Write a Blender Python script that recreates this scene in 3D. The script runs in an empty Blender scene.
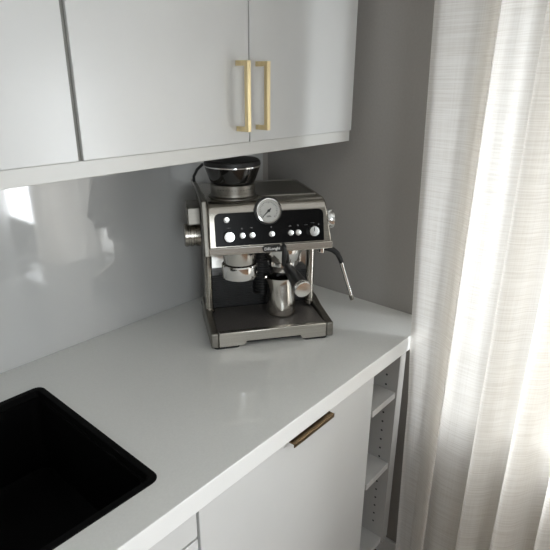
import bpy, bmesh, math, random
from mathutils import Vector, Matrix
random.seed(3)
C = bpy.context.scene.collection
scn = bpy.context.scene
PI = math.pi

# ---------------------------------------------------------------- camera
cam_d = bpy.data.cameras.new('camera'); cam = bpy.data.objects.new('camera', cam_d); C.objects.link(cam)
cam_d.sensor_width = 36.0; cam_d.lens = 519.217 / 550 * 36.0; cam_d.clip_start = .02
_r = Vector((0.65588125, -0.75483751, 0.00633366)); _u = Vector((0.26114628, 0.23476742, 0.93631559)); _f = Vector((0.70825306, 0.61245783, -0.35110256))
M = Matrix((( _r.x, _u.x, -_f.x, -1.34894), (_r.y, _u.y, -_f.y, -1.20188), (_r.z, _u.z, -_f.z, 1.61834), (0, 0, 0, 1)))
cam.matrix_world = M
scn.camera = cam
# ---------------------------------------------------------------- world (overcast daylight), exposure, window light
w = bpy.data.worlds.new('overcast_sky'); scn.world = w; w.use_nodes = True
bg = w.node_tree.nodes['Background']; bg.inputs[0].default_value = (.86, .93, 1.0, 1); bg.inputs[1].default_value = 0.6
scn.view_settings.view_transform = 'Standard'; scn.view_settings.look = 'None'
scn.view_settings.gamma = 1; scn.view_settings.use_curve_mapping = False
scn.view_settings.exposure = 0.0

def area(name, loc, direction, sx, sy, power, col):
    d = bpy.data.lights.new(name, 'AREA'); d.shape = 'RECTANGLE'; d.size = sx; d.size_y = sy; d.energy = power; d.color = col
    o = bpy.data.objects.new(name, d); C.objects.link(o); o.location = loc
    o.rotation_euler = Vector(direction).to_track_quat('-Z', 'Z').to_euler()
    return o
# daylight entering through the curtained window, plus an unseen balcony door and far window added for the light
area('daylight_curtained_window', (.345, -1.07, 1.38), (-1, 0, 0), .72, 1.25, 3.6, (.95, .98, 1.0))
area('light_unseen_balcony_door', (.17, -2.15, 1.18), (-1, 0, 0), .98, 1.95, 104, (.93, .97, 1.0))  # door out of view, added to match the direction of the daylight
area('light_added_far_window', (-2.8, -3.55, 1.55), (0, 1, 0), 1.2, 1.5, 36, (.90, .96, 1.0))  # window behind the camera, added to light the front faces

# ---------------------------------------------------------------- materials
def mat(name, col, rough=.5, metal=0, **k):
    m = bpy.data.materials.new(name); m.use_nodes = True
    b = m.node_tree.nodes['Principled BSDF']
    b.inputs['Base Color'].default_value = (*col, 1); b.inputs['Roughness'].default_value = rough; b.inputs['Metallic'].default_value = metal
    for a, v in k.items(): b.inputs[a.replace('_', ' ')].default_value = v
    return m
def nodes(m): return m.node_tree.nodes, m.node_tree.links, m.node_tree.nodes['Principled BSDF']
def speckle(m, scale, c1, c2, bump=0, stretch=(1, 1, 1), detail=4, rough=None):
    n, l, b = nodes(m)
    tc = n.new('ShaderNodeTexCoord'); mp = n.new('ShaderNodeMapping'); mp.inputs['Scale'].default_value = stretch
    l.new(tc.outputs['Object'], mp.inputs[0])
    t = n.new('ShaderNodeTexNoise'); t.inputs['Scale'].default_value = scale; t.inputs['Detail'].default_value = detail
    l.new(mp.outputs[0], t.inputs['Vector'])
    r = n.new('ShaderNodeValToRGB'); r.color_ramp.elements[0].color = (*c1, 1); r.color_ramp.elements[1].color = (*c2, 1)
    r.color_ramp.elements[0].position = .3; r.color_ramp.elements[1].position = .7
    l.new(t.outputs['Fac'], r.inputs[0]); l.new(r.outputs[0], b.inputs['Base Color'])
    if bump:
        bp = n.new('ShaderNodeBump'); bp.inputs['Strength'].default_value = bump; bp.inputs['Distance'].default_value = .002
        l.new(t.outputs['Fac'], bp.inputs['Height']); l.new(bp.outputs[0], b.inputs['Normal'])
    if rough:
        mr = n.new('ShaderNodeMapRange'); mr.inputs['To Min'].default_value = rough[0]; mr.inputs['To Max'].default_value = rough[1]
        l.new(t.outputs['Fac'], mr.inputs['Value']); l.new(mr.outputs[0], b.inputs['Roughness'])
    return m

m_wall = speckle(mat('taupe_wall_paint', (.4, .38, .36), .85), 160, (.33, .315, .295), (.35, .333, .31), .06)
m_dark_wall = speckle(mat('darkened_taupe_wall_paint', (.75, .75, .73), .85), 120, (.30, .29, .27), (.33, .315, .295), .05)  # kept dark taupe so the unseen walls bounce and reflect little light
m_ceil = speckle(mat('ceiling_paint', (.8, .8, .79), .9), 90, (.78, .78, .77), (.82, .82, .81), .04)
m_cab = speckle(mat('white_lacquer', (.58, .585, .575), .28), 7, (.575, .58, .57), (.595, .60, .59))
m_cab_in = mat('white_melamine', (.66, .66, .64), .5)
m_niche = mat('grey_melamine', (.36, .35, .33), .5)
m_shelf = mat('shelf_melamine', (.52, .51, .49), .5)
m_rail = mat('white_lacquer_rail', (.58, .58, .555), .35)
m_gapgrey = mat('cabinet_edge_grey', (.22, .22, .2), .6)
m_splash = speckle(mat('gloss_splashback', (.5, .5, .5), .05, IOR=1.8), 3, (.52, .525, .52), (.55, .555, .55))
m_top = speckle(mat('pale_quartz', (.62, .625, .6), .06, IOR=1.65), 260, (.76, .765, .74), (.795, .80, .775), detail=6)
m_edge = mat('white_worktop_edge', (.78, .785, .77), .25)
m_sink = speckle(mat('black_granite', (.006, .006, .006), .55), 500, (.0015, .0015, .0015), (.004, .004, .004))
m_sink.node_tree.nodes['Principled BSDF'].inputs['Specular IOR Level'].default_value = .06
m_brass = speckle(mat('brushed_brass', (.80, .66, .38), .28, 1), 90, (.74, .61, .35), (.86, .72, .43), stretch=(1, 1, .04))
m_bronze = mat('dark_brass', (.17, .115, .065), .3, 1)
m_steel = speckle(mat('brushed_steel', (.55, .53, .49), .3, 1), 60, (.36, .34, .30), (.45, .425, .38), stretch=(.03, 1, 6), rough=(.17, .28))
m_steel_d = speckle(mat('brushed_steel_dull', (.40, .39, .36), .4, 1), 60, (.22, .21, .185), (.29, .275, .245), stretch=(.03, 4, 1), rough=(.34, .46))
m_chrome = mat('polished_steel', (.80, .79, .77), .09, 1)
m_trim = speckle(mat('bright_steel', (.6, .57, .52), .25, 1), 60, (.56, .535, .485), (.66, .635, .585), stretch=(.03, 1, 6), rough=(.2, .3))
m_jug = mat('jug_steel', (.62, .60, .56), .16, 1)
m_knob = mat('spun_aluminium', (.78, .78, .76), .2, 1, Anisotropic=.8)
m_black = mat('gloss_black_panel', (.003, .003, .0033), .22, Specular_IOR_Level=.14)
m_blackp = mat('black_plastic', (.012, .012, .012), .42)
m_rubber = mat('black_rubber', (.010, .010, .010), .6)
m_glass_d = mat('smoked_hopper', (.012, .011, .010), .06)
m_dial = mat('gauge_face', (.55, .55, .52), .5)
m_ink = mat('black_ink', (.01, .01, .01), .5)
m_white_ink = mat('white_lettering', (.85, .85, .83), .4)
m_grey_ink = mat('grey_lettering', (.10, .10, .10), .4)
m_grate = speckle(mat('drip_plate', (.10, .095, .09), .42, .75), 300, (.20, .185, .175), (.30, .28, .265))
m_rad = mat('radiator_enamel', (.72, .71, .68), .4)
m_frame = mat('window_white', (.82, .82, .81), .35)
m_sill = mat('sill_white', (.83, .83, .82), .3)
m_floor = mat('oak_floor', (.2, .12, .07), .4)
speckle(m_floor, 9, (.15, .085, .045), (.26, .155, .09), .05, stretch=(.5, 6, 1))
m_pane = bpy.data.materials.new('window_pane'); m_pane.use_nodes = True
def pane_nodes():
    n = m_pane.node_tree.nodes; l = m_pane.node_tree.links; n.clear()
    o = n.new('ShaderNodeOutputMaterial'); mx = n.new('ShaderNodeMixShader'); t = n.new('ShaderNodeBsdfTransparent'); g = n.new('ShaderNodeBsdfGlossy')
    g.inputs['Roughness'].default_value = .02; mx.inputs[0].default_value = .06
    l.new(t.outputs[0], mx.inputs[1]); l.new(g.outputs[0], mx.inputs[2]); l.new(mx.outputs[0], o.inputs[0])
pane_nodes()
# sheer linen: woven threads vary how much light comes through
m_linen = bpy.data.materials.new('sheer_linen'); m_linen.use_nodes = True
def linen_nodes():
    n = m_linen.node_tree.nodes; l = m_linen.node_tree.links; n.clear()
    o = n.new('ShaderNodeOutputMaterial')
    uv = n.new('ShaderNodeUVMap'); uv.uv_map = 'cloth'
    def noise(sx, sy, detail=3):
        mp = n.new('ShaderNodeMapping'); mp.inputs['Scale'].default_value = (sx, sy, 1); l.new(uv.outputs[0], mp.inputs[0])
        t = n.new('ShaderNodeTexNoise'); t.inputs['Scale'].default_value = 1; t.inputs['Detail'].default_value = detail
        l.new(mp.outputs[0], t.inputs['Vector']); return t.outputs['Fac']
    weft = noise(9, 330); warp = noise(300, 5)
    a = n.new('ShaderNodeMath'); a.operation = 'MULTIPLY_ADD'; a.inputs[1].default_value = .72; l.new(weft, a.inputs[0])
    b = n.new('ShaderNodeMath'); b.operation = 'MULTIPLY'; b.inputs[1].default_value = .28; l.new(warp, b.inputs[0]); l.new(b.outputs[0], a.inputs[2])
    r = n.new('ShaderNodeValToRGB'); l.new(a.outputs[0], r.inputs[0])
    r.color_ramp.elements[0].position = .34; r.color_ramp.elements[0].color = (.84, .805, .755, 1)
    r.color_ramp.elements[1].position = .56; r.color_ramp.elements[1].color = (.92, .90, .865, 1)
    mr = n.new('ShaderNodeMapRange'); l.new(a.outputs[0], mr.inputs['Value'])
    mr.inputs['From Min'].default_value = .35; mr.inputs['From Max'].default_value = .65; mr.inputs['To Min'].default_value = .17; mr.inputs['To Max'].default_value = .09
    d = n.new('ShaderNodeBsdfDiffuse'); tl = n.new('ShaderNodeBsdfTranslucent'); tp = n.new('ShaderNodeBsdfTransparent')
    l.new(r.outputs[0], d.inputs[0]); l.new(r.outputs[0], tl.inputs[0]); tp.inputs[0].default_value = (1, .99, .97, 1)
    bp = n.new('ShaderNodeBump'); bp.inputs['Strength'].default_value = .35; bp.inputs['Distance'].default_value = .001
    l.new(a.outputs[0], bp.inputs['Height']); l.new(bp.outputs[0], d.inputs['Normal'])
    m1 = n.new('ShaderNodeMixShader'); m1.inputs[0].default_value = .62; l.new(d.outputs[0], m1.inputs[1]); l.new(tl.outputs[0], m1.inputs[2])
    m2 = n.new('ShaderNodeMixShader'); l.new(mr.outputs[0], m2.inputs[0]); l.new(m1.outputs[0], m2.inputs[1]); l.new(tp.outputs[0], m2.inputs[2])
    l.new(m2.outputs[0], o.inputs[0])
linen_nodes()

# ---------------------------------------------------------------- helpers
def obj(name, bm, m, parent=None, smooth=False, bevel=0, seg=2, angle=40):
    me = bpy.data.meshes.new(name); bmesh.ops.recalc_face_normals(bm, faces=bm.faces); bm.to_mesh(me); bm.free()
    ms = m if isinstance(m, (list, tuple)) else [m]
    for x in ms: me.materials.append(x)
    o = bpy.data.objects.new(name, me); C.objects.link(o)
    if parent: o.parent = parent
    if bevel:
        md = o.modifiers.new('bevel', 'BEVEL'); md.width = bevel; md.segments = seg; md.limit_method = 'ANGLE'; md.angle_limit = math.radians(35)
    if smooth or bevel:
        for p in me.polygons: p.use_smooth = True
        try: me.set_sharp_from_angle(angle=math.radians(angle))
        except Exception: pass
    return o
def bx(bm, x0, x1, y0, y1, z0, z1, mi=0):
    vs = [bm.verts.new((x, y, z)) for x in (x0, x1) for y in (y0, y1) for z in (z0, z1)]
    for f in ((0, 1, 3, 2), (4, 6, 7, 5), (0, 4, 5, 1), (2, 3, 7, 6), (0, 2, 6, 4), (1, 5, 7, 3)):
        bm.faces.new([vs[i] for i in f]).material_index = mi
    return bm
def box(*a): return bx(bmesh.new(), *a)
def frame_of(axis):
    a = Vector(axis).normalized(); t = Vector((0, 0, 1)) if abs(a.z) < .9 else Vector((1, 0, 0))
    s = a.cross(t).normalized(); return s, a.cross(s).normalized(), a
def lathe(bm, prof, origin=(0, 0, 0), axis=(0, 0, 1), n=40, mi=0, caps=True, flute=None):
    s, t, a = frame_of(axis); o = Vector(origin); rings = []
    for (r, h) in prof:
        ring = []
        for i in range(n):
            th = 2 * PI * i / n; rr = r * (1 + (flute if (flute and i % 2) else 0))
            ring.append(bm.verts.new(o + a * h + s * (rr * math.cos(th)) + t * (rr * math.sin(th))))
        rings.append(ring)
    for A, B in zip(rings, rings[1:]):
        for i in range(n):
            bm.faces.new((A[i], A[(i + 1) % n], B[(i + 1) % n], B[i])).material_index = mi
    if caps:
        bm.faces.new(rings[0][::-1]).material_index = mi; bm.faces.new(rings[-1]).material_index = mi
    return bm
def tube(bm, pts, rad, n=14, mi=0):
    pts = [Vector(p) for p in pts]; rads = rad if isinstance(rad, (list, tuple)) else [rad] * len(pts); rings = []
    ref = None
    for i, p in enumerate(pts):
        d = (pts[min(i + 1, len(pts) - 1)] - pts[max(i - 1, 0)]).normalized()
        if ref is None: ref = frame_of(d)[0]
        s = (ref - d * ref.dot(d)).normalized(); ref = s; t = d.cross(s)
        rings.append([bm.verts.new(p + s * (rads[i] * math.cos(2 * PI * k / n)) + t * (rads[i] * math.sin(2 * PI * k / n))) for k in range(n)])
    for A, B in zip(rings, rings[1:]):
        for i in range(n): bm.faces.new((A[i], A[(i + 1) % n], B[(i + 1) % n], B[i])).material_index = mi
    bm.faces.new(rings[0][::-1]).material_index = mi; bm.faces.new(rings[-1]).material_index = mi
    return bm
def prism(bm, poly, axis, a0, a1, mi=0):
    """extrude a 2-D outline; axis x: (y,z) outline, axis y: (x,z), axis z: (x,y)"""
    def P(p, a): return {'x': (a, p[0], p[1]), 'y': (p[0], a, p[1]), 'z': (p[0], p[1], a)}[axis]
    A = [bm.verts.new(P(p, a0)) for p in poly]; B = [bm.verts.new(P(p, a1)) for p in poly]
    for i in range(len(poly)):
        j = (i + 1) % len(poly); bm.faces.new((A[i], A[j], B[j], B[i])).material_index = mi
    bm.faces.new(A[::-1]).material_index = mi; bm.faces.new(B).material_index = mi
    return bm
def rrect(x0, x1, y0, y1, r, n=6):
    rs = r if isinstance(r, (list, tuple)) else [r] * 4      # bl, br, tr, tl
    out = []
    for (cx, cy, a0, rr) in ((x0 + rs[0], y0 + rs[0], PI, rs[0]), (x1 - rs[1], y0 + rs[1], 1.5 * PI, rs[1]), (x1 - rs[2], y1 - rs[2], 0, rs[2]), (x0 + rs[3], y1 - rs[3], .5 * PI, rs[3])):
        for k in range(n + 1):
            a = a0 + .5 * PI * k / n; out.append((cx + rr * math.cos(a), cy + rr * math.sin(a)))
    return out
def tag(o, label, cat, group=None):
    o['label'] = label; o['category'] = cat
    if group: o['group'] = group
    return o
def thing(name, label, cat, loc=(0, 0, 0), rz=0, group=None):
    o = bpy.data.objects.new(name, None); C.objects.link(o); o.location = loc; o.rotation_euler = (0, 0, rz); o.empty_display_size = .05
    return tag(o, label, cat, group)
def struct(o):
    o['kind'] = 'structure'; return o

# ================================================================= the room
X0, Y0, ZC = -3.6, -3.6, 2.62       # left wall, rear wall, ceiling
H = .96                             # worktop height
struct(obj('floor', box(X0 - .1, .2, Y0 - .1, .1, -.1, 0), m_floor))
struct(obj('ceiling', box(X0 - .1, .2, Y0 - .1, .1, ZC, ZC + .1), m_ceil))
struct(obj('wall_back', box(X0 - .1, .0, 0, .1, 0, ZC), m_wall))
struct(obj('wall_left', box(X0 - .1, X0, Y0, 0, 0, ZC), m_dark_wall))
# right wall with the window opening behind the curtain
WY0, WY1, WZ0, WZ1 = -1.45, -.70, .715, 2.02
b = bmesh.new(); bx(b, 0, .36, WY1, .1, 0, ZC); bx(b, 0, .36, -1.62, WY0, 0, ZC); bx(b, 0, .36, -2.68, -1.62, 2.22, ZC); bx(b, 0, .36, Y0, -2.68, 0, ZC); bx(b, 0, .36, WY0, WY1, 0, WZ0 - .03); bx(b, 0, .36, WY0, WY1, WZ1, ZC)
struct(obj('wall_right', b, m_wall))
# rear wall with a window added out of view to let light in
b = bmesh.new(); bx(b, X0, -3.45, Y0 - .1, Y0, 0, ZC); bx(b, -2.15, .2, Y0 - .1, Y0, 0, ZC); bx(b, -3.45, -2.15, Y0 - .1, Y0, 0, .75); bx(b, -3.45, -2.15, Y0 - .1, Y0, 2.35, ZC)
struct(obj('wall_front', b, m_dark_wall))
def window(name, n, axis, pos, a0, a1, z0, z1, mull):
    b = bmesh.new(); t = .05
    def B(p0, p1, q0, q1, d):
        if axis == 'x': bx(b, pos - d, pos + d, p0, p1, q0, q1)
        else: bx(b, p0, p1, pos - d, pos + d, q0, q1)
    B(a0, a0 + t, z0, z1, .03); B(a1 - t, a1, z0, z1, .03); B(a0 + t, a1 - t, z0, z0 + t, .03); B(a0 + t, a1 - t, z1 - t, z1, .03)
    for mm in mull: B(mm - t * .6, mm + t * .6, z0 + t, z1 - t, .03)
    o = struct(obj(name, b, m_frame, bevel=.004))
    g = bmesh.new(); d = .004
    if axis == 'x': bx(g, pos - d, pos + d, a0 + t, a1 - t, z0 + t, z1 - t)
    else: bx(g, a0 + t, a1 - t, pos - d, pos + d, z0 + t, z1 - t)
    obj('pane', g, m_pane, o)
    return o
w1 = window('window_1', 1, 'x', .27, WY0, WY1, WZ0, WZ1, ())
window('unseen_balcony_door', 3, 'x', .11, -2.68, -1.62, .0, 2.22, ())  # unseen balcony door, added as an opening for side daylight
window('added_far_window', 2, 'y', Y0 - .05, -3.45, -2.15, .75, 2.35, (-2.8,))  # unseen rear window, added as an opening for front light
obj('window_sill', box(-.05, .24, WY0 + .0005, WY1 - .0005, WZ0 - .03, WZ0), m_sill, w1, bevel=.004)
b = bmesh.new(); bx(b, -.014, 0, -1.62, -.02, 0, .075); bx(b, -.014, 0, Y0, -2.68, 0, .075)
struct(obj('baseboard_right', b, m_frame, bevel=.004))

# radiator under the sill
rad = thing('radiator', 'white panel radiator under the window sill, seen dimly through the curtain', 'radiator', (-.05, -1.37, .16))
b = bmesh.new()
bx(b, -.006, .006, -.585, .585, 0, .37)
for k in range(29):
    y = -.56 + k * .04; bx(b, -.0095, -.006, y, y + .022, .025, .345)
obj('front_panel', b, m_rad, rad, bevel=.002)
b = bmesh.new(); bx(b, .03, .038, -.585, .585, 0, .37); obj('back_panel', b, m_rad, rad)
b = bmesh.new()
for k in range(60):
    y = -.58 + k * .0195; bx(b, -.006, .038, y, y + .006, .366, .376)
bx(b, -.008, .0, -.587, .587, .366, .378); bx(b, .032, .038, -.587, .587, .366, .378)
obj('top_grille', b, m_rad, rad)
for s in (-1, 1): obj('side_cover', box(-.006, .038, s * .589 - .003, s * .589 + .003, 0, .377), m_rad, rad)
for s in (-.4, .4): obj('wall_bracket', box(.036, .05, s - .015, s + .015, .05, .3), m_rad, rad)

# ================================================================= kitchen run
# splashback
tag(obj('splashback', box(-2.3, -.035, -.008, -.0005, H + .0008, 1.47), m_splash), 'glossy pale grey splashback panel between worktop and wall cabinets', 'splashback')
# worktop with a cut-out for the sink
SX0, SX1, SY0, SY1 = -1.62, -.9245, -.5736, -.1286
def top_mesh():
    b = bmesh.new()
    outer = [(-2.3, -.645), (-.0005, -.645), (-.0005, -.0005), (-2.3, -.0005)]
    inner = rrect(SX0 + .004, SX1 - .004, SY0 + .004, SY1 - .004, .017, 6)
    def loop(pts):
        vs = [b.verts.new((x, y, H)) for x, y in pts]
        return [b.edges.new((vs[i], vs[(i + 1) % len(vs)])) for i in range(len(vs))]
    es = loop(outer) + loop(inner)
    bmesh.ops.triangle_fill(b, use_beauty=True, use_dissolve=False, edges=es)
    g = bmesh.ops.extrude_face_region(b, geom=b.faces[:])
    bmesh.ops.translate(b, verts=[v for v in g['geom'] if isinstance(v, bmesh.types.BMVert)], vec=(0, 0, -.0454))
    for f in b.faces:
        if all(v.co.y < -.6449 for v in f.verts): f.material_index = 1
    return b
tag(obj('worktop', top_mesh(), [m_top, m_edge], bevel=.0015), 'pale grey-white worktop running to the grey wall, carrying the coffee machine', 'worktop')
# sink
sk = thing('sink', 'matt black rectangular sink set into the worktop at lower left', 'sink', ((SX0 + SX1) / 2, (SY0 + SY1) / 2, H))
hx, hy = (SX1 - SX0) / 2, (SY1 - SY0) / 2
def ringed(levels, cap=True):
    b = bmesh.new(); rings = []
    for (inset, z, r) in levels:
        rings.append([b.verts.new((x, y, z)) for x, y in rrect(-hx + inset, hx - inset, -hy + inset, hy - inset, r, 6)])
    for A, B in zip(rings, rings[1:]):
        for i in range(len(A)): b.faces.new((A[i], A[(i + 1) % len(A)], B[(i + 1) % len(A)], B[i]))
    if cap: b.faces.new(rings[-1])
    return b
obj('basin', ringed([(.0055, -.003, .014), (.0075, -.012, .014), (.020, -.013, .02), (.026, -.19, .03), (.05, -.205, .04)]), m_sink, sk, smooth=True)
obj('rim', ringed([(.006, .0002, .012), (.0, .0003, .02), (.001, .0022, .019), (.010, .0024, .014), (.014, .0016, .012), (.016, -.013, .012)], False), m_sink, sk, smooth=True)
obj('drain', lathe(bmesh.new(), [(.045, -.2049), (.045, -.2025), (.036, -.2025), (.03, -.2040)], (0, 0, 0)), m_sink, sk, smooth=True)

FZ = H - .0454          # underside of the worktop
DY = -.635              # front face of the lower doors
def bar_pull(parent, x0, x1, z):
    b = bmesh.new()
    prism(b, [(DY + .012, z), (DY - .020, z), (DY - .020, z - .010), (DY - .017, z - .010), (DY - .017, z - .0035), (DY + .012, z - .0035)], 'x', x0, x1)
    return obj('handle', b, m_bronze, parent, bevel=.0008)
# drawer unit at the left, under the sink
du = thing('base_cabinet', 'white drawer base cabinet under the black sink', 'cabinet')
obj('body', box(-1.75, -.9, -.612, -.02, .1, .70), m_cab_in, du)
obj('drawer', box(-1.75, -.9015, DY, DY + .019, .848, FZ - .004), m_cab, du, bevel=.001)
obj('drawer', box(-1.75, -.9015, DY, DY + .019, .48, .842), m_cab, du, bevel=.001)
obj('drawer', box(-1.75, -.9015, DY, DY + .019, .10, .474), m_cab, du, bevel=.001)
obj('side_panel', box(-.9185, -.9015, -.614, -.02, .1, FZ - .001), m_gapgrey, du)
obj('plinth', box(-1.75, -.9, -.56, -.55, .0, .1), m_cab, du)
# 60 cm door
dw = thing('base_cabinet', 'white base cabinet with one wide door and a dark brass edge pull', 'cabinet')
obj('body', box(-.896, -.318, -.612, -.02, .1, FZ - .001), m_cab_in, dw)
dd = obj('door', box(-.8955, -.2985, DY, DY + .019, .10, FZ - .004), m_cab, dw, bevel=.001)
bar_pull(dd, -.650, -.506, FZ - .0045)
obj('plinth', box(-.896, -.298, -.56, -.55, .0, .1), m_cab, dw)
# open shelf unit at the end
su = thing('shelf_unit', 'narrow white open shelf unit at the end of the worktop beside the curtain', 'shelf unit')
SB = .235
b = box(-.156, -.138, -.634, -.03, SB - .02, FZ - .001)
def holes(b):
    for yy in (-.598, -.10):
        z = SB + .05
        while z < FZ - .03:
            b2 = lathe(b, [(.0032, 0), (.0032, .0008)], (-.1566, yy, z), (1, 0, 0), 10, 1); z += .032
    return b
obj('side_panel', holes(b), [m_niche, m_ink], su)
obj('side_panel', box(-.296, -.280, -.612, -.03, SB - .02, FZ - .001), m_niche, su)
obj('back_panel', box(-.280, -.1565, -.036, -.028, SB - .02, FZ - .001), m_niche, su)
obj('filler_panel', box(-.1375, -.118, -.632, -.60, SB - .02, FZ - .001), m_niche, su)
for z in (.783, .533): obj('shelf', box(-.2795, -.1565, -.630, -.037, z - .02, z), m_shelf, su, bevel=.0008)
obj('bottom_panel', box(-.2795, -.1565, -.630, -.037, SB - .02, SB), m_shelf, su)
for (x, y) in ((-.27, -.5), (-.27, -.08), (-.165, -.5), (-.165, -.08)):
    obj('leg', lathe(bmesh.new(), [(.02, 0), (.014, .01), (.014, SB - .04), (.022, SB - .02)], (x, y, 0), n=16), m_blackp, su, smooth=True)

# wall cabinets
UY = -.364; ZR = 1.457; ZD = 1.487; ZT = 2.3
XS1 = -.8872; XS2 = -.4704; XR = -.0535
uc1 = thing('wall_cabinet', 'white wall cabinet at upper left, left of the wide seam', 'cabinet')
obj('body', box(-1.70, XS1 - .006, UY + .02, -.001, ZD, ZT), m_cab_in, uc1)
obj('door', box(-1.70, XS1 - .0045, UY, UY + .018, ZD, ZT), m_cab, uc1, bevel=.001)
uc2 = thing('wall_cabinet', 'white wall cabinet with two flat doors and paired gold bar handles, above the coffee machine', 'cabinet')
obj('body', box(XS1 + .006, XR - .002, UY + .02, -.001, ZD, ZT), m_cab_in, uc2)
dl = obj('door', box(XS1 + .0045, XS2 - .0018, UY, UY + .018, ZD, ZT), m_cab, uc2, bevel=.001)
dr = obj('door', box(XS2 + .0018, XR, UY, UY + .018, ZD, ZT), m_cab, uc2, bevel=.001)
obj('side_panel', box(XS1 - .0045, XS1 + .0052, UY + .006, UY + .019, ZD, ZT), m_gapgrey, uc2)
obj('filler_strip', box(XR - .0015, -.002, UY + .06, UY + .07, ZD, ZT), m_cab_in, uc2)
def pull(parent, x):
    z0, z1 = 1.513, 1.657; s = .0052
    b = bmesh.new()
    bx(b, x - s, x + s, UY - .036, UY - .026, z0, z1)
    for z in (z0, z1 - .0104): bx(b, x - s, x + s, UY - .0262, UY - .0002, z, z + .0104)
    return obj('handle', b, m_brass, parent, bevel=.0008)
pull(dl, -.508); pull(dr, -.446)
tag(obj('cabinet_rail', box(-1.70, XR - .001, UY + .004, -.009, ZR, ZD - .0006), m_rail, bevel=.001), 'long white rail along the bottom of the wall cabinets', 'trim')

# ================================================================= curtain
def curtain():
    b = bmesh.new(); uvl = b.loops.layers.uv.new('cloth')
    zs = [.012 + i * (2.53 - .012) / 110 for i in range(111)]
    def edge(z):
        ks = [(0, -.685), (.237, -.678), (.585, -.668), (.76, -.664), (.933, -.652), (1.233, -.638), (1.437, -.632), (1.789, -.621), (2.6, -.60)]
        for (a, p), (c, q) in zip(ks, ks[1:]):
            if a <= z <= c: return p + (q - p) * (z - a) / (c - a)
        return ks[-1][1]
    ridges = [-.775, -.869, -.957, -1.052, -1.140, -1.236, -1.325, -1.418, -1.505]
    ridge_x = [-.172, -.178, -.186, -.175, -.180, -.172, -.182, -.176, -.180]
    NP = 14
    rows = []
    for z in zs:
        e = edge(z); t = (z - 1.0)
        ctl = [(e, -.142), (e - .010, -.134), (e - .045, -.136)]
        prev = e
        for k, ry in enumerate(ridges):
            y = ry + .006 * math.sin(z * 2.1 + k * 1.7) * (1 if k > 2 else .4)
            rx = ridge_x[k] + .012 * math.sin(z * 1.3 + k * 2.3)
            if k == 0:      # the free edge of this fold laps over to the right, doubled cloth on its left
                ctl += [(y + .050, -.138), (y + .024, -.150), (y + .004, -.166), (y, -.165), (y + .004, -.155), (y + .024, -.128), (y + .028, -.118), (y + .022, -.112), (y - .006, -.124), (y - .034, -.125)]
            else:           # the cloth runs on behind, doubles back and comes forward to a ridge
                wd = (.016, .024, .013, .018, .015, .020, .016, .016)[k - 1]
                ctl += [(y + .030, -.128 + .006 * math.sin(z * 1.7 + k)), (y - .004, -.108), (y - wd, -.100), (y - wd - .004, -.112), (y - wd + .004, -.124), (y - .006, -.140), (y, rx + .010), (y - .002, rx), (y - .012, rx - .001), (y - .036, rx + .018)]
        ctl += [(ridges[-1] - .05, -.13), (ridges[-1] - .085, -.09), (ridges[-1] - .09, -.072)]  # unseen end turned back to the wall to block grazing balcony light
        pts = []
        n = len(ctl)
        for i in range(n - 1):
            p0 = Vector(ctl[max(i - 1, 0)]); p1 = Vector(ctl[i]); p2 = Vector(ctl[i + 1]); p3 = Vector(ctl[min(i + 2, n - 1)])
            for s in range(4):
                u = s / 4
                q = .5 * ((2 * p1) + (p2 - p0) * u + (2 * p0 - 5 * p1 + 4 * p2 - p3) * u * u + (3 * p1 - p0 - 3 * p2 + p3) * u ** 3)
                pts.append(q)
        pts.append(Vector(ctl[-1]))
        rows.append(pts)
    # cloth length along each row for the weave
    L = [0]
    mid = rows[55]
    for p, q in zip(mid, mid[1:]): L.append(L[-1] + (q - p).length)
    V = []
    for j, z in enumerate(zs):
        V.append([b.verts.new((p.y, p.x, z)) for p in rows[j]])
    for j in range(len(zs) - 1):
        for i in range(len(mid) - 1):
            f = b.faces.new((V[j][i], V[j][i + 1], V[j + 1][i + 1], V[j + 1][i]))
            for lp, (ii, jj) in zip(f.loops, ((i, j), (i + 1, j), (i + 1, j + 1), (i, j + 1))): lp[uvl].uv = (L[ii], zs[jj])
    return b
cu = tag(obj('curtain', curtain(), m_linen, smooth=True, angle=180), 'sheer off-white linen curtain hanging in folds in front of the window', 'curtain')
cr = struct(obj('trim_1', box(-.17, -.11, -2.2, -.50, 2.53, ZC), m_frame))

# ================================================================= coffee machine (local frame: x along the front, y towards the corner, z up)
ANG = math.radians(-35.174)
ORG = (-.54855, -.29814, H)
cm = thing('coffee_machine', 'brushed steel espresso machine with round pressure gauge standing in the worktop corner', 'coffee machine', ORG, ANG)
P = lambda name, b, m, par=cm, **k: obj(name, b, m, par, **k)
# --- head housing: leaning front, rounded shoulders
def head():
    b = bmesh.new()
    rows = []     # (y, z, x0, x1)
    prof = [(.031, .246), (.031, .262), (.050, .348), (.055, .362), (.064, .371), (.078, .375), (.20, .377), (.325, .376), (.333, .368), (.333, .246)]
    for (y, z) in prof:
        k = (z - .246) / .13; x0 = .002 + .003 * k; x1 = .3300 - .0175 * k
        rows.append([b.verts.new((x, y, z)) for x in (x0, x1)])
    for A, B in zip(rows, rows[1:]): b.faces.new((A[0], A[1], B[1], B[0]))
    b.faces.new((rows[-1][0], rows[-1][1], rows[0][1], rows[0][0]))
    b.faces.new([q[0] for q in rows]); b.faces.new([q[1] for q in rows][::-1])
    return b
P('housing', head(), m_steel, bevel=.009, seg=4, angle=60)
P('front_trim', prism(bmesh.new(), [(.0305, .2455), (.0275, .248), (.0278, .2655), (.0312, .2665)], 'x', .004, .327), m_trim, bevel=.001)
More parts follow.
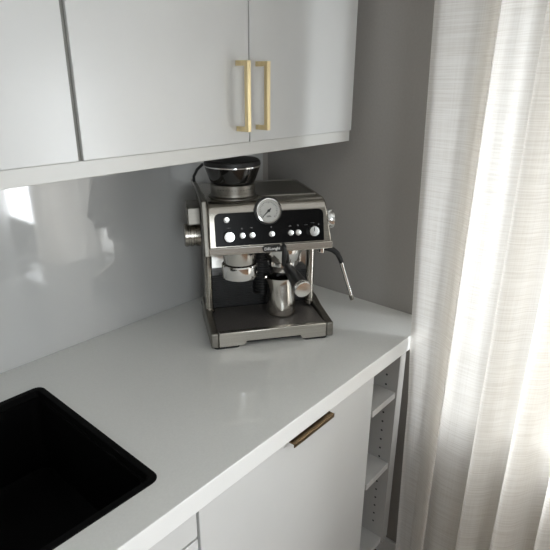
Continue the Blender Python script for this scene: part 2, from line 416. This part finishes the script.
# roof well with a raised lip
b = bmesh.new()
for (x0, x1, y0, y1) in ((.145, .30, .10, .105), (.145, .30, .305, .31), (.145, .150, .105, .305), (.295, .30, .105, .305)): bx(b, x0, x1, y0, y1, .3755, .3795)
P('cup_tray_lip', b, m_steel_d, bevel=.001)
P('cup_tray', box(.150, .295, .105, .305, .3755, .3775), m_steel_d)
# --- control panel on the leaning face
lean = math.atan2(.050 - .031, .348 - .262)
fp = bpy.data.objects.new('control_panel', None)
PANEL = Matrix.Translation((0, .0305, .262)) @ Matrix.Rotation(-lean, 4, 'X')      # panel frame: x, out of the face = -y, up = z
def place(o, par=cm): o.parent = par; o.matrix_local = PANEL; return o
def on_panel(name, b, m, par=None, **k):
    bmesh.ops.transform(b, matrix=PANEL, verts=b.verts); return obj(name, b, m, par or cm, **k)
pn = prism(bmesh.new(), rrect(.021, .304, .007, .0895, [.003, .003, .014, .014]), 'y', -.0018, .003)
cp = on_panel('control_panel', pn, m_black, bevel=.0006)
def knob(x, z, r, d, nm):
    b = lathe(bmesh.new(), [(r * 1.06, .0015), (r * 1.06, .004), (r, .0055), (r, d - .002), (r * .93, d), (r * .55, d - .0004)], (x, 0, z), (0, -1, 0), 32)
    return on_panel(nm, b, m_knob, cp, smooth=True, angle=30)
zb = .0325
kl = knob(.0545, .0305, .0135, .016, 'knob'); kr = knob(.2745, .0325, .0135, .016, 'knob')
for kx, ko in ((.0545, kl), (.2745, kr)):
    on_panel('pointer', bx(bmesh.new(), kx - .0006, kx + .0006, -.0168, -.0158, .0335, .043), m_ink, ko)
for x in (.0885, .1135, .1640, .2140, .2340): knob(x, zb - .001, .0078, .006, 'button')
knob(.0505, .0725, .0075, .006, 'button')
# small grey symbols above the controls
for x, z, k in ((.0555, .057, 0), (.0885, .054, 1), (.1135, .0555, 2), (.1640, .054, 1), (.2140, .054, 2), (.2340, .0545, 1), (.2735, .0585, 0), (.2555, .054, 0), (.290, .054, 1)):
    b = bmesh.new(); z -= .005
    if k == 0: bx(b, x - .005, x + .005, -.0022, -.0017, z, z + .001)
    elif k == 1: lathe(b, [(.0022, 0), (.0022, .0004)], (x, -.0018, z), (0, -1, 0), 14)
    else: prism(b, [(x - .003, z - .0015), (x + .003, z - .0015), (x + .0022, z + .002), (x + .0008, z + .0006), (x - .0022, z + .002)], 'y', -.0022, -.0017)
    on_panel('symbol', b, m_grey_ink, cp)
# --- pressure gauge
GX, GZ = .1570, .0905
gz = bmesh.new(); lathe(gz, [(.0325, .004), (.0325, .012), (.031, .0150), (.0285, .0155), (.0275, .0125), (.0275, .010)], (GX, 0, GZ), (0, -1, 0), 56, caps=True)
ga = on_panel('pressure_gauge', gz, m_chrome, smooth=True, angle=30)
on_panel('gauge_collar', lathe(bmesh.new(), [(.0352, -.004), (.0352, .007), (.034, .0085), (.030, .0085)], (GX, 0, GZ), (0, -1, 0), 56), m_blackp, ga, smooth=True, angle=30)
on_panel('gauge_face', lathe(bmesh.new(), [(.0272, .010), (.0272, .0118)], (GX, 0, GZ), (0, -1, 0), 48), m_dial, ga)
b = bmesh.new()
for k in range(25):
    a = math.radians(225 - k * 270 / 24); l0 = .0185 if k % 4 == 0 else .0205
    c, s = math.cos(a), math.sin(a); wv = .0005
    q = [(l0, -wv), (.0235, -wv), (.0235, wv), (l0, wv)]
    prism(b, [(GX + p * c - t * s, GZ + p * s + t * c) for p, t in q], 'y', -.0122, -.0117)
bx(b, GX - .006, GX + .006, -.0122, -.0117, GZ - .0155, GZ - .014); bx(b, GX - .004, GX + .004, -.0122, -.0117, GZ - .0125, GZ - .0115)
on_panel('dial_marks', b, m_ink, ga)
a = math.radians(222); c, s = math.cos(a), math.sin(a)
b = prism(bmesh.new(), [(GX + p * c - t * s, GZ + p * s + t * c) for p, t in ((-.008, -.0016), (0, -.0018), (.0225, -.0004), (.0225, .0004), (0, .0018), (-.008, .0016))], 'y', -.0136, -.0126)
lathe(b, [(.0036, .0124), (.0036, .0145)], (GX, 0, GZ), (0, -1, 0), 20)
on_panel('needle', b, m_ink, ga)
# --- badge
def text(name, s, size, m, par, mat4, depth=.0003):
    cu_ = bpy.data.curves.new(name, 'FONT'); cu_.body = s; cu_.size = size; cu_.align_x = 'CENTER'; cu_.align_y = 'CENTER'; cu_.extrude = depth; cu_.offset = size * .02
    t = bpy.data.objects.new(name, cu_); C.objects.link(t)
    dg = bpy.context.evaluated_depsgraph_get(); me = bpy.data.meshes.new_from_object(t.evaluated_get(dg)); me.transform(mat4)
    bpy.data.objects.remove(t)
    o = bpy.data.objects.new(name, me); me.materials.clear(); me.materials.append(m); C.objects.link(o); o.parent = par; return o
bd = P('badge', prism(bmesh.new(), rrect(.1385, .190, .2505, .2660, .0075, 6), 'y', .0215, .0285), m_blackp, bevel=.001)
text('lettering', "D\u0113Longhi", .0102, m_white_ink, bd, Matrix.Translation((.1625, .0210, .2584)) @ Matrix.Rotation(PI / 2, 4, 'X') @ Matrix.Diagonal((1.0, 1, 1, 1)))
# --- hopper
HX, HY = .083, .132
hp = P('bean_hopper', lathe(bmesh.new(), [(.050, .409), (.0560, .412), (.0600, .420), (.0705, .449), (.0715, .4535)], (HX, HY, 0), n=56), m_glass_d, smooth=True, angle=50)
P('hopper_rim', lathe(bmesh.new(), [(.0705, .4530), (.0735, .4535), (.0735, .4565), (.071, .4575)], (HX, HY, 0), n=56), m_chrome, hp, smooth=True)
P('hopper_lid', lathe(bmesh.new(), [(.070, .4570), (.0728, .458), (.0715, .466), (.067, .470), (.030, .4715), (.006, .472)], (HX, HY, 0), n=56), m_blackp, hp, smooth=True, angle=30)
b = lathe(bmesh.new(), [(.064, .3745), (.064, .378), (.0575, .381), (.0560, .388)], (HX, HY, 0), n=64)
hc = P('grinder_collar', b, m_steel_d, smooth=True, angle=30)
P('collar_band', lathe(bmesh.new(), [(.0572, .3885), (.0582, .389), (.0582, .409), (.055, .4105)], (HX, HY, 0), n=64), m_steel_d, hc, smooth=True, angle=30)
b = bmesh.new()
for k in range(14):
    a = -PI / 2 + (k - 6.5) * .13
    lathe(b, [(.0012, 0), (.0012, .0006)], (HX + .0582 * math.cos(a), HY + .0582 * math.sin(a), .399), (math.cos(a), math.sin(a), 0), 8)
P('grind_marks', b, m_ink, hc)
# --- tamping lever on the left flank
b = prism(bmesh.new(), [(.11, .306), (.185, .306), (.19, .352), (.17, .360), (.12, .352)], 'x', -.040, -.004)
lv = P('lever_hub', b, m_steel_d, bevel=.004, seg=3)
b = bmesh.new(); lathe(b, [(.028, -.046), (.0305, -.044), (.0305, -.036), (.0288, -.035), (.0288, -.031), (.0305, -.030), (.0305, -.022), (.0288, -.021), (.0288, -.016), (.0305, -.015), (.0305, -.004), (.026, -.002)], (-.002, .145, .272), (1, 0, 0), 40)
P('lever_knob', b, m_steel, lv, smooth=True, angle=25)
P('side_rail', prism(bmesh.new(), [(.012, .25), (.030, .25), (.060, .372), (.20, .381), (.31, .381), (.31, .39), (.19, .391), (.048, .383)], 'x', -.010, .003), m_steel_d, bevel=.003)
b = tube(bmesh.new(), [(-.004, .27, .376), (-.004, .27, .405), (.006, .265, .425), (.022, .26, .44)], .004); P('lever_rod', b, m_blackp, smooth=True)
# --- right flank knob and steam wand
rk = P('side_knob', lathe(bmesh.new(), [(.022, .0), (.024, .003), (.026, .012), (.0255, .017), (.022, .019)], (.3165, .062, .318), (1, 0, 0), 40), m_knob, smooth=True, angle=30)
b = tube(bmesh.new(), [(.303, .046, .2475), (.309, .044, .244), (.318, .040, .2435), (.331, .036, .239), (.343, .032, .229), (.351, .030, .214), (.355, .0295, .204)], [.0075, .0078, .0078, .0075, .007, .0066, .0062])
sw = P('steam_wand', b, m_rubber, smooth=True)
P('wand_collar', lathe(bmesh.new(), [(.0105, .232), (.0115, .236), (.0115, .2475)], (.302, .047, 0), n=24), m_chrome, sw, smooth=True)
b = tube(bmesh.new(), [(.353, .030, .212), (.357, .0297, .196), (.373, .030, .150), (.388, .030, .106), (.3895, .030, .101)], [.0058, .0058, .0056, .0056, .0054])
P('wand_tube', b, m_chrome, sw, smooth=True)
P('wand_tip', tube(bmesh.new(), [(.388, .030, .106), (.3905, .030, .099), (.3925, .030, .0925), (.3932, .030, .091)], [.0064, .0064, .005, .0015]), m_steel_d, sw, smooth=True)
# --- back body below the head
P('rear_body', box(.012, .310, .205, .330, .004, .247), m_steel, bevel=.004)
P('backsplash_plate', box(.014, .308, .2005, .2048, .14, .246), m_chrome)
b = bmesh.new(); bx(b, .014, .308, .168, .2045, .044, .142)
for k in range(15): bx(b, .016, .306, .1655, .168, .048 + k * .0062, .0512 + k * .0062)
P('ribbed_panel', b, m_blackp)
b = bmesh.new(); lathe(b, [(.0235, .085), (.0235, .24)], (.166, .160, 0), n=28)
for k in range(20): lathe(b, [(.0238, .088 + k * .0075), (.0258, .089 + k * .0075), (.0258, .0925 + k * .0075), (.0238, .0935 + k * .0075)], (.166, .160, 0), n=28)
P('ribbed_column', b, m_blackp, smooth=True, angle=30)
for x in (.010, .3005):
    P('post', lathe(bmesh.new(), [(.0140, .050), (.0140, .060), (.0112, .0605), (.0112, .247)], (x, .132, 0), n=24), m_steel, smooth=True, angle=30)
# --- grinder chamber (left) and brew group (right)
gx, gy = .089, .085
gc = P('grinder_outlet', lathe(bmesh.new(), [(.047, .246), (.046, .236), (.041, .208), (.038, .2065)], (gx, gy, 0), n=48), m_jug, smooth=True)
P('tamping_ring', lathe(bmesh.new(), [(.038, .206), (.0455, .205), (.0477, .202), (.0477, .1725), (.0460, .168), (.038, .168)], (gx, gy, 0), n=48), m_chrome, gc, smooth=True, angle=35)
gx2, gy2 = .207, .085
P('brew_group', lathe(bmesh.new(), [(.055, .247), (.054, .235), (.047, .220), (.042, .209)], (gx2, gy2, 0), n=48), m_chrome, smooth=True, angle=35)
# black hot-water spout beside the badge
P('hot_water_spout', tube(bmesh.new(), [(.1945, .034, .262), (.1945, .024, .258), (.1945, .021, .248), (.1945, .025, .225), (.1945, .027, .208)], [.007, .0068, .0065, .006, .005]), m_blackp, smooth=True)
# --- base and drip tray
b = bmesh.new()
outline = [(.0165, .0065), (.084, .0065), (.090, .0175), (.236, .0175), (.242, .0065), (.3085, .0065), (.3085, .047), (.0165, .047)]
prism(b, outline, 'y', -.005, .0105)
P('tray_front', b, m_trim, bevel=.0022)
b = bmesh.new(); bx(b, .014, .308, .0108, .204, .006, .0405)
P('drip_tray', b, m_blackp)
for x0, x1 in ((-.004, .0155), (.3092, .3280)):
    b = prism(bmesh.new(), [(-.0055, .0065), (-.0055, .047), (.10, .0550), (.150, .066), (.205, .066), (.205, .0065)], 'x', x0, x1)
    P('base_side', b, m_steel_d, bevel=.004, seg=3)
b = bmesh.new(); bx(b, .0158, .3062, .0112, .1645, .0408, .0435)
for k in range(46):
    x = .0200 + k * .00625; bx(b, x, x + .003, .016, .160, .0435, .0441)
P('drip_grate', b, m_grate)
P('front_lip', box(.0158, .3062, .0098, .0128, .0435, .0458), m_steel_d)
for x in (.038, .280):
    for y in (.016, .30):
        P('foot', prism(bmesh.new(), rrect(x - .034, x + .034, y - .017, y + .017, .010), 'z', .0002, .0068), m_rubber)

# ================================================================= portafilter locked in the brew group
pf = thing('portafilter', 'chrome portafilter with black handle locked into the coffee machine brew head', 'portafilter', ORG, ANG)
P('basket', lathe(bmesh.new(), [(.040, .2085), (.0415, .207), (.0415, .196), (.039, .193), (.034, .178), (.022, .172), (.012, .170)], (gx2, gy2, 0), n=44), m_chrome, pf, smooth=True, angle=35)
b = bmesh.new(); tube(b, [(gx2, gy2, .172), (gx2, gy2, .167), (gx2 - .012, gy2, .1635), (gx2 - .015, gy2, .1585)], [.008, .008, .006, .0055]); tube(b, [(gx2, gy2, .167), (gx2 + .012, gy2, .1635), (gx2 + .015, gy2, .1585)], [.007, .006, .0055])
P('spout', b, m_blackp, pf, smooth=True)
h0, h1 = Vector((.2085, .045, .199)), Vector((.2205, -.052, .1765)); dv = (h1 - h0).normalized()
P('neck', tube(bmesh.new(), [(.208, .052, .2005), h0, h0 + dv * .012], [.011, .010, .010]), m_blackp, pf, smooth=True)
hl = (h1 - h0).length
b = lathe(bmesh.new(), [(.0115, .004), (.0145, .016), (.0160, .035), (.0180, .060), (.0212, hl - .004), (.0218, hl)], h0, dv, 32)
P('handle', b, m_blackp, pf, smooth=True)
P('end_cap', lathe(bmesh.new(), [(.0220, hl), (.0226, hl + .002), (.0226, hl + .010), (.0210, hl + .0125), (.012, hl + .0132)], h0, dv, 36), m_knob, pf, smooth=True, angle=30)

# ================================================================= milk jug on the tray
JX, JY, JZ = .207, .099, .0444
jg = thing('milk_jug', 'small polished steel milk jug standing on the drip tray below the black portafilter handle', 'jug', ORG, ANG)
def jug():
    b = bmesh.new(); prof = [(.031, 0), (.0350, .001), (.0370, .005), (.0372, .02), (.0355, .045), (.0335, .066), (.0315, .080), (.0306, .090), (.0314, .098), (.0304, .0975), (.0296, .090), (.0298, .080), (.0335, .05), (.035, .03), (.033, .004)]
    prof = [(a * 1.12, c * 1.10) for a, c in prof]
    n = 48; rings = []
    sa = math.radians(200)
    for (r_, h_) in prof:
        ring = []
        for i in range(n):
            th = 2 * PI * i / n; d = math.cos(th - sa); k = max(0, (h_ - .078) / .02)
            pull_ = max(0, d) ** 9 * .013 * k; lift = max(0, d) ** 9 * .004 * k
            ring.append(b.verts.new((JX + (r_ + pull_) * math.cos(th), JY + (r_ + pull_) * math.sin(th), JZ + h_ + lift)))
        rings.append(ring)
    for A, B in zip(rings, rings[1:]):
        for i in range(n): b.faces.new((A[i], A[(i + 1) % n], B[(i + 1) % n], B[i]))
    b.faces.new(rings[0][::-1]); b.faces.new(rings[-1])
    return b
P('jug_body', jug(), m_jug, jg, smooth=True, angle=50)
ha = math.radians(40); hc_, hs_ = math.cos(ha), math.sin(ha)
J = lambda d, z: (JX + d * 1.12 * hc_, JY + d * 1.12 * hs_, JZ + z * 1.1)
P('jug_handle', tube(bmesh.new(), [J(.028, .086), J(.040, .089), J(.053, .085), J(.060, .072), J(.060, .050), J(.054, .032), J(.044, .024), J(.0355, .022)], .0042, 12), m_chrome, jg, smooth=True)
